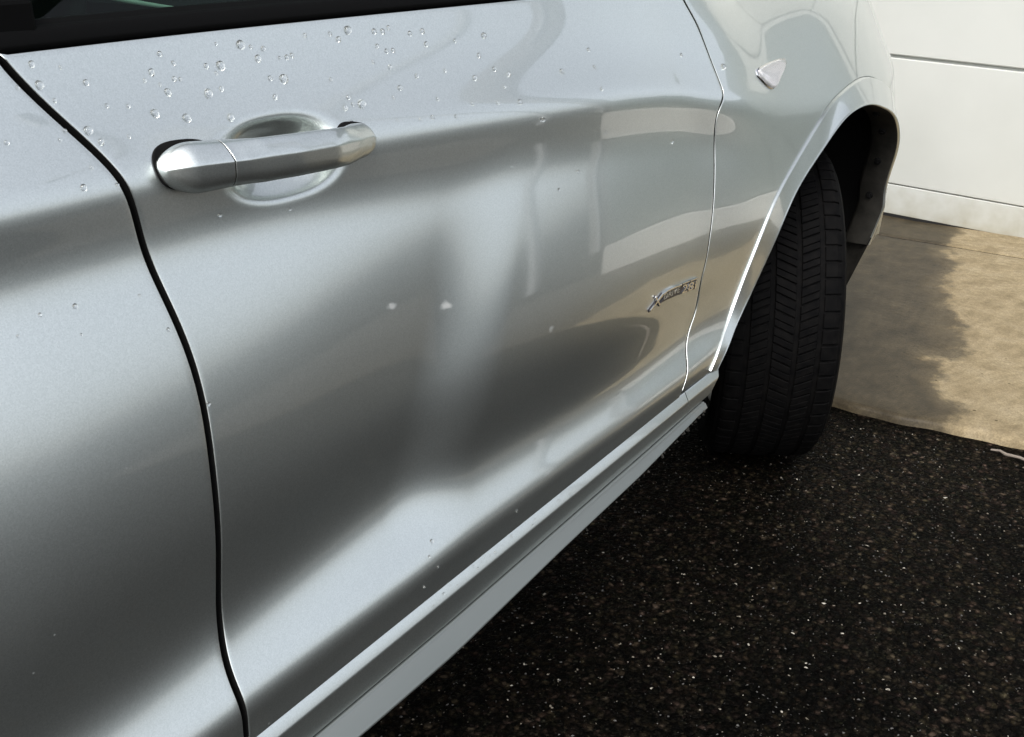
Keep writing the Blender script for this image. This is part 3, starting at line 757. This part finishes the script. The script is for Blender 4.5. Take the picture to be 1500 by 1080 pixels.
# loose pale chips and grit on the asphalt: nobody could count them
def make_chips():
    V, F, MI = [], [], []
    for k in range(5600):
        x = rng.uniform(-1.5, .29); y = rng.uniform(-1.0, .25)
        if x > edge_x(y)-.01: continue
        r = .0007+.0026*rng.random()**2.4
        if rng.random() < .012: r *= 1.7
        b = len(V); a = rng.uniform(0, math.tau); q = rng.uniform(.3, .9)
        for i in range(5):
            aa = a+i*math.tau/5+rng.uniform(-.3, .3); rr_ = r*rng.uniform(.7, 1.15)
            dx, dy = rr_*math.cos(aa), rr_*q*math.sin(aa); V.append((x+dx*math.cos(a)-dy*math.sin(a), y+dx*math.sin(a)+dy*math.cos(a), .0003))
        V.append((x+rng.uniform(-.3, .3)*r, y+rng.uniform(-.3, .3)*r, .0006+r*rng.uniform(.3, .7)))
        c = rng.random(); mi = 0 if c < .06 else 1 if c < .40 else 2
        for i in range(5): F.append((b+i, b+(i+1) % 5, b+5)); MI.append(mi)
    for (x, y) in ((-.501, -.261), (-.616, -.246), (-.566, -.318), (-.69, -.3), (-.753, -.163), (-.569, -.009), (-.54, -.103), (-.663, -.428), (-.812, -.308), (-.095, -.044), (-.886, -.115), (-.488, -.495), (-.691, -.197), (.016, -.337), (-.334, -.544), (-.267, -.261)):
        b = len(V); a = rng.uniform(0, math.tau); r = rng.uniform(.0030, .0052); q = rng.uniform(.35, .7)
        for i in range(7):
            aa = i*math.tau/7; rr_ = r*rng.uniform(.6, 1.2); dx, dy = rr_*math.cos(aa), rr_*q*math.sin(aa)
            V.append((x+dx*math.cos(a)-dy*math.sin(a), y+dx*math.sin(a)+dy*math.cos(a), .0006+rng.uniform(0, .0015)))
        V.append((x, y, .0022+rng.uniform(0, .0012)))
        for i in range(7): F.append((b+i, b+(i+1) % 7, b+7)); MI.append(0 if rng.random() < .7 else 1)
    me = mesh('grit', V, F)
    for nm, c in (('pale_chip', (.30, .28, .235)), ('tan_chip', (.12, .105, .08)), ('grey_chip', (.05, .048, .044))): me.materials.append(mat(nm, c, .6)[0])
    me.polygons.foreach_set('material_index', MI)
    o = link('grit', me, None, None, False); o['kind'] = 'stuff'; o['label'] = 'pale grit and stone chips scattered on the wet black asphalt'
make_chips()
# dry twig beside the concrete edge
def tube(name, pts, rad, m, n=7):
    V = []; P = [Vector(p) for p in pts]
    for i, p in enumerate(P):
        d = (P[min(i+1, len(P)-1)]-P[max(i-1, 0)]).normalized(); a = d.cross(Vector((0, 0, 1)) if abs(d.z) < .9 else Vector((1, 0, 0))).normalized(); b = d.cross(a)
        for j in range(n):
            t = j*math.tau/n; V.append(tuple(p+(a*math.cos(t)+b*math.sin(t))*rad[i]))
    F = [(i*n+j, i*n+(j+1) % n, i*n+n+(j+1) % n, i*n+n+j) for i in range(len(P)-1) for j in range(n)]
    F += [tuple(range(n)), tuple(range((len(P)-1)*n, len(P)*n))]
    return link(name, mesh(name, V, F), m)
TW = mat('dry_twig_bark', (.20, .17, .14), .8)[0]
tw = tube('twig', [(.292, -.365, .008), (.290, -.385, .012), (.283, -.40, .010), (.281, -.43, .012), (.276, -.46, .009), (.262, -.50, .010), (.255, -.55, .008)], [.002, .003, .004, .0035, .004, .003, .002], TW)
tag(tw, label='pale dry twig lying on the asphalt beside the concrete edge', category='twig')

# ---- garage ---------------------------------------------------------------------
def make_white():
    m, t, b = mat('white_garage_paint', (.80, .79, .74), .5, spec=.4)
    n = node(t, 'ShaderNodeTexNoise', Scale=2.2, Detail=6.0); t.links.new(geo_pos(t), n.inputs['Vector'])
    r = ramp(t, n.outputs['Fac'], [(.3, (.475, .488, .455)), (.65, (.53, .543, .51))]); sz = node(t, 'ShaderNodeSeparateXYZ'); t.links.new(geo_pos(t), sz.inputs[0]); n5 = node(t, 'ShaderNodeTexNoise', Scale=14.0, Detail=7.0); t.links.new(geo_pos(t), n5.inputs['Vector'])
    gr = ramp(t, math_(t, 'ADD', sz.outputs['Z'], math_(t, 'MULTIPLY', n5.outputs['Fac'], .22)), [(.10, (.72, .68, .6)), (.24, (1, 1, 1))])
    t.links.new(mixc(t, 1.0, r.outputs[0], gr.outputs[0], 'MULTIPLY'), b.inputs['Base Color'])
    n2 = node(t, 'ShaderNodeTexNoise', Scale=180.0, Detail=2.0); t.links.new(geo_pos(t), n2.inputs['Vector']); bump(t, b, n2.outputs['Fac'], .08, .002)
    return m
WHITE = make_white()
SIDING = mat('grey_green_siding', (.20, .23, .22), .6)[0]
ROOFM = mat('dark_shingle', (.05, .048, .045), .85)[0]
garage = empty('garage', (XG, 0, -.014), (.045, 0, 0), label='white garage with a panelled roll-up door behind the concrete apron', category='garage')
DY0, DY1 = -.30, 4.5
zl = [.012, .136, .640, 1.154, 1.672, 2.19]
for i in range(5):
    g = .0035 if i == 0 else .009
    bm = bmesh.new(); box(bm, (0, DY0, zl[i]+(.0 if i == 0 else (.0025 if i == 1 else .0085))), (.045, DY1, zl[i+1]-(.0015 if i == 0 else .0035)), .003 if i == 0 else .004)
    me = bpy.data.meshes.new('door_panel'); bm.to_mesh(me); bm.free(); link('door_panel', me, WHITE, garage, False)
boxobj('door_backing', (.020, DY0, .02), (.05, DY1, 2.19), WHITE, garage)
boxobj('door_seal', (.004, DY0, -.03), (.04, DY1, .0115), BLACK, garage, .003)
boxobj('door_frame', (-.03, DY0-.06, -.05), (.08, DY0-.003, 2.32), WHITE, garage, .004)
boxobj('door_frame', (-.03, DY1+.003, -.05), (.08, DY1+.12, 2.32), WHITE, garage, .004)
boxobj('door_frame', (-.028, DY0, 2.195), (.08, DY1, 2.318), WHITE, garage, .004)
YR, YL, YM = DY0-.50, DY1+.9, 2.3
boxobj('front_wall', (.0, YR, -.1), (.16, DY0-.061, 2.75), SIDING, garage)
boxobj('front_wall', (.0, DY1+.121, -.1), (.16, YL, 2.75), SIDING, garage)
boxobj('front_wall', (.001, DY0-.06, 2.32), (.16, DY1+.12, 2.749), SIDING, garage)
boxobj('side_wall', (.161, YR+.001, -.1), (6.5, YR+.16, 2.75), SIDING, garage)
me = mesh('gable', [(.002, YR, 2.751), (.002, YL, 2.751), (.002, YM, 4.3), (.16, YR, 2.751), (.16, YL, 2.751), (.16, YM, 4.3)], [(0, 1, 2), (5, 4, 3), (0, 3, 4, 1), (0, 2, 5, 3), (1, 4, 5, 2)])
link('gable', me, SIDING, garage, False)
for ye in (YR, YL):
    y0 = ye+.4*(1 if ye > YM else -1); z0 = 2.755-.4*(4.3-2.751)/abs(YM-ye)
    me = mesh('roof_slope', [(-.35, y0, z0), (7, y0, z0), (7, YM, 4.31), (-.35, YM, 4.31), (-.35, y0, z0+.12), (7, y0, z0+.12), (7, YM, 4.43), (-.35, YM, 4.43)],
              [(0, 1, 2, 3), (7, 6, 5, 4), (0, 4, 5, 1), (1, 5, 6, 2), (2, 6, 7, 3), (3, 7, 4, 0)])
    link('roof_slope', me, ROOFM, garage, False)

# a plank side gate right of the garage and two added posts, seen in the paint
FENCE = mat('weathered_plank', (.13, .15, .14), .75)[0]
fence = empty('side_fence', (XG+.12, YR-.01, .0), label='weathered grey-green plank fence beside the garage on a pale base', category='fence')
for k in range(12):
    bm = bmesh.new(); box(bm, (-.012, -.137*(k+1)+.004, .36), (.012, -.137*k-.001, 1.36+.006*math.sin(k*7)), .003)
    me = bpy.data.meshes.new('plank'); bm.to_mesh(me); bm.free(); link('plank', me, FENCE, fence, False)
boxobj('base_wall', (-.06, -1.70, -.02), (.10, 0, .34), mat('pale_render', (.55, .54, .50), .8)[0], fence, .01)
for y in (-.08, -.85, -1.6): boxobj('post', (.014, y-.045, .345), (.10, y+.045, 1.40), FENCE, fence, .006)
for z in (.6, 1.15): boxobj('rail', (.0125, -1.64, z), (.05, -.02, z+.08), FENCE, fence)
POLE = mat('grey_weathered_timber', (.16, .155, .145), .85)[0]; GALV = mat('galvanised_steel', (.30, .31, .31), .5, .6)[0]
pole = empty('reflection_pole', (5.25, -4.75, 0), label='thick grey timber pole added out of view for a dark reflection in the door paint', category='added pole')  # unseen pole added to shape a dark band in the door's reflections
def cyl(name, p0, p1, r0, r1, m, parent, n=20):
    o = tube(name, [p0, p1], [r0, r1], m, n); o.parent = parent; return o
cyl('shaft', (0, 0, -.1), (0, 0, 8.6), .29, .24, POLE, pole)
cyl('riser_pipe', (-.33, .1, 0), (-.30, .1, 4.0), .035, .035, GALV, pole)
boxobj('crossarm', (-.06, -1.0, 7.9), (.06, 1.0, 8.03), POLE, pole, .01)
for y in (-.9, -.4, .4, .9): cyl('insulator', (0, y, 8.03), (0, y, 8.2), .035, .025, GALV, pole, 10)
lamp = empty('reflection_post', (3.14, -4.13, 0), label='slim galvanised post added out of view for a thin dark reflection in the door paint', category='added post')  # unseen, unlit post added for a thin dark line in the door's reflections
cyl('post', (0, 0, 0), (0, 0, 5.6), .065, .05, GALV, lamp); cyl('arm', (0, 0, 5.55), (0, -1.1, 5.85), .03, .025, GALV, lamp)
boxobj('post_head', (-.09, -1.55, 5.80), (.09, -1.05, 5.92), GALV, lamp, .03)

# ---- rain drops ------------------------------------------------------------------
def drop_mesh(name, seed):
    r = np.random.default_rng(seed); V = []; n = 16; k = 6
    for i in range(k+1):
        a = math.pi/2*i/k
        for j in range(n):
            t = math.tau*j/n; wob = 1+.07*math.sin(2*t+seed)+.05*math.sin(3*t+seed*2)
            s = math.cos(a)**.85*wob; u, v = s*math.cos(t)*.82, s*math.sin(t)
            v = v-.22*math.sin(a)*.5 if True else v
            V.append((u, -(.82*math.sin(a)**.9), v*(1.12 if v < 0 else .98)))
    for j in range(n): V.append((V[j][0]*.97, .04, V[j][2]*.97))
    F = [(i*n+j, i*n+(j+1) % n, (i+1)*n+(j+1) % n, (i+1)*n+j) for i in range(k) for j in range(n)]
    b = (k+1)*n
    F += [(b+j, b+(j+1) % n, (j+1) % n, j) for j in range(n)]+[tuple(range(b, b+n))]
    me = mesh(name, V, F); bm = bmesh.new(); bm.from_mesh(me); bmesh.ops.remove_doubles(bm, verts=bm.verts, dist=1e-5); bmesh.ops.recalc_face_normals(bm, faces=bm.faces); bm.to_mesh(me); bm.free()
    me.materials.append(WATER); me.polygons.foreach_set('use_smooth', [True]*len(me.polygons)); return me
DM = [drop_mesh('raindrop', s) for s in range(4)]
DROPS = [(-1.622, 1.051, 2.2), (-1.622, 1.035, 2.9), (-1.58, 1.032, 2.1), (-1.598, 1.046, 1.2), (-1.513, 1.033, 2.5), (-1.523, 1.027, 1.5), (-1.498, 1.047, 1.9), (-1.504, 1.015, 2.7), (-1.492, 1.025, 1.8), (-1.486, 1.024, 1.4), (-1.496, 0.992, 3.1), (-1.526, 1.0, 3.0), (-1.509, 1.022, 1.3), (-1.462, 1.009, 3.3), (-1.445, 1.025, 1.4), (-1.437, 1.031, 3.4), (-1.446, 1.011, 2.0), (-1.449, 0.986, 3.0), (-1.407, 1.047, 3.4), (-1.396, 1.044, 1.5), (-1.392, 1.033, 2.8), (-1.382, 1.041, 1.9), (-1.386, 1.014, 2.0), (-1.37, 1.012, 3.5), (-1.389, 0.997, 2.1), (-1.366, 1.031, 1.4), (-1.357, 1.031, 1.9), (-1.35, 1.032, 1.9), (-1.326, 1.049, 1.8), (-1.312, 1.005, 1.6), (-1.299, 0.986, 1.8), (-1.297, 0.979, 1.5), (-1.309, 0.977, 2.3), (-1.285, 0.978, 3.4), (-1.309, 0.963, 1.9), (-1.293, 1.048, 1.7), (-1.284, 1.042, 2.3), (-1.268, 1.05, 3.4), (-1.232, 1.046, 2.3), (-1.22, 1.045, 2.3), (-1.21, 1.048, 2.0), (-1.234, 1.031, 1.9), (-1.223, 1.025, 2.0), (-1.213, 1.025, 1.9), (-1.247, 1.016, 1.6), (-1.226, 1.009, 1.8), (-1.223, 0.987, 2.3), (-1.238, 0.979, 1.5), (-1.589, 0.986, 2.2), (-1.596, 0.996, 3.0), (-1.561, 0.986, 1.4), (-1.569, 1.012, 1.5), (-1.549, 1.009, 1.5), (-1.608, 0.969, 1.4), (-1.622, 0.956, 2.3), (-1.591, 0.952, 1.3), (-1.616, 0.999, 1.4), (-1.624, 0.993, 1.2), (-1.668, 0.998, 1.5), (-1.641, 1.035, 1.3), (-1.614, 1.022, 1.4), (-1.491, 0.904, 1.9), (-1.408, 0.892, 1.6), (-1.487, 1.038, 1.7), (-1.453, 1.032, 2.0), (-1.434, 1.05, 1.3), (-1.181, 1.04, 2.1), (-1.161, 1.041, 2.3), (-1.161, 1.027, 2.4), (-1.192, 0.996, 2.1), (-1.114, 1.027, 1.8), (-1.063, 1.029, 2.5), (-1.082, 1.008, 2.3), (-1.146, 0.997, 1.9), (-1.103, 0.985, 2.5), (-1.064, 0.991, 2.2), (-1.043, 0.983, 2.4), (-1.059, 0.97, 1.8), (-1.175, 0.97, 1.6), (-1.194, 0.953, 1.8), (-1.158, 0.949, 1.6), (-1.082, 0.955, 1.9), (-1.043, 0.951, 2.6), (-1.124, 0.959, 1.8), (-1.246, 0.957, 1.4), (-1.213, 0.953, 1.4), (-0.867, 0.996, 1.9), (-0.941, 0.976, 2.5), (-0.868, 0.974, 2.1), (-0.872, 0.947, 2.0), (-0.619, 0.966, 2.0), (-0.498, 0.937, 3.4), (-0.691, 0.849, 2.4), (-0.943, 0.849, 1.9), (-0.99, 0.834, 1.7), (-1.07, 0.878, 1.6), (-0.872, 0.89, 1.9), (-1.007, 0.925, 2.3), (-1.013, 0.926, 1.7), (-1.661, 0.844, 0.9), (-1.688, 0.868, 1.3), (-1.711, 0.858, 1.0), (-1.657, 0.866, 1.8), (-1.597, 0.858, 1.0), (-1.582, 0.824, 1.4), (-1.566, 0.75, 1.7), (-1.322, 0.466, 1.5), (-1.309, 0.478, 1.9), (-1.314, 0.45, 1.6), (-1.34, 0.436, 1.4), (-1.155, 0.448, 1.7)]
LEDGE = [(-1.329, -.047), (-1.293, -.044), (-1.308, -.042), (-1.283, -.039), (-1.233, -.037), (-1.224, -.040), (-1.205, -.0345), (-1.215, -.043), (-1.189, -.035), (-1.168, -.034), (-1.168, -.042), (-1.248, -.040), (-1.242, -.042), (-1.124, -.035), (-1.115, -.037), (-1.059, -.0345), (-1.033, -.0365), (-1.031, -.040)]
def put_drop(x, y, z, r, n, label, group, k):
    o = bpy.data.objects.new('raindrop', DM[k % 4]); C.objects.link(o)
    o.location = (x, y, z); o.scale = (r*random.uniform(.85, 1.1), r*random.uniform(.8, 1.1), r)
    q = Vector((-n[0], -n[1], -n[2])).to_track_quat('Y', 'Z')
    o.rotation_mode = 'QUATERNION'; o.rotation_quaternion = q
    o['label'] = label; o['category'] = 'raindrop'; o['group'] = group
def size_word(r): return 'large' if r >= 2.6 else 'small' if r < 1.6 else 'medium'
for k, (x, z, r) in enumerate(DROPS):
    w_ = size_word(r); Yf = doorY
    if x < float(seam_rear(z)):
        Yf = bodyY; where = 'rear door above its crease' if z > .93 else 'rear door below its crease'
    elif x > float(seam_front(z)):
        Yf = bodyY; where = 'front fender beside the door seam'
    elif z > float(crease(x))-.004:
        where = 'front door between the rear seam and the handle' if x < -1.515 else 'front door just above the handle' if x < -1.40 else \
            'front door above and ahead of the handle' if x < -1.27 else 'front door midway between handle and fender' if x < -1.12 else 'front door above the crease towards the fender'
    else:
        where = 'front door below the handle' if x < -1.4 else 'bright lower flare of the front door' if z < .5 else 'front door below the shoulder crease'
    lab = w_+' clear raindrop on the '+where; grp = w_+' raindrops on the '+where
    x_, z_ = np.array([x]), np.array([z]); n = normals(x_, z_, Yf)[0]
    put_drop(x, float(Yf(x_, z_)[0]), z, r*.001*1.4, n, lab, grp, k)
for k, (x, y) in enumerate(LEDGE):
    tl = random.uniform(.15, .85); y = -.0386-.0060*tl; zt = float(sill(x))-.0005-.0123*tl
    put_drop(x, y, zt, .0014+.0007*random.random(), (0, -.9, .44), 'tiny raindrop on the bright sill ledge below the front door', 'raindrops on the sill ledge', k)
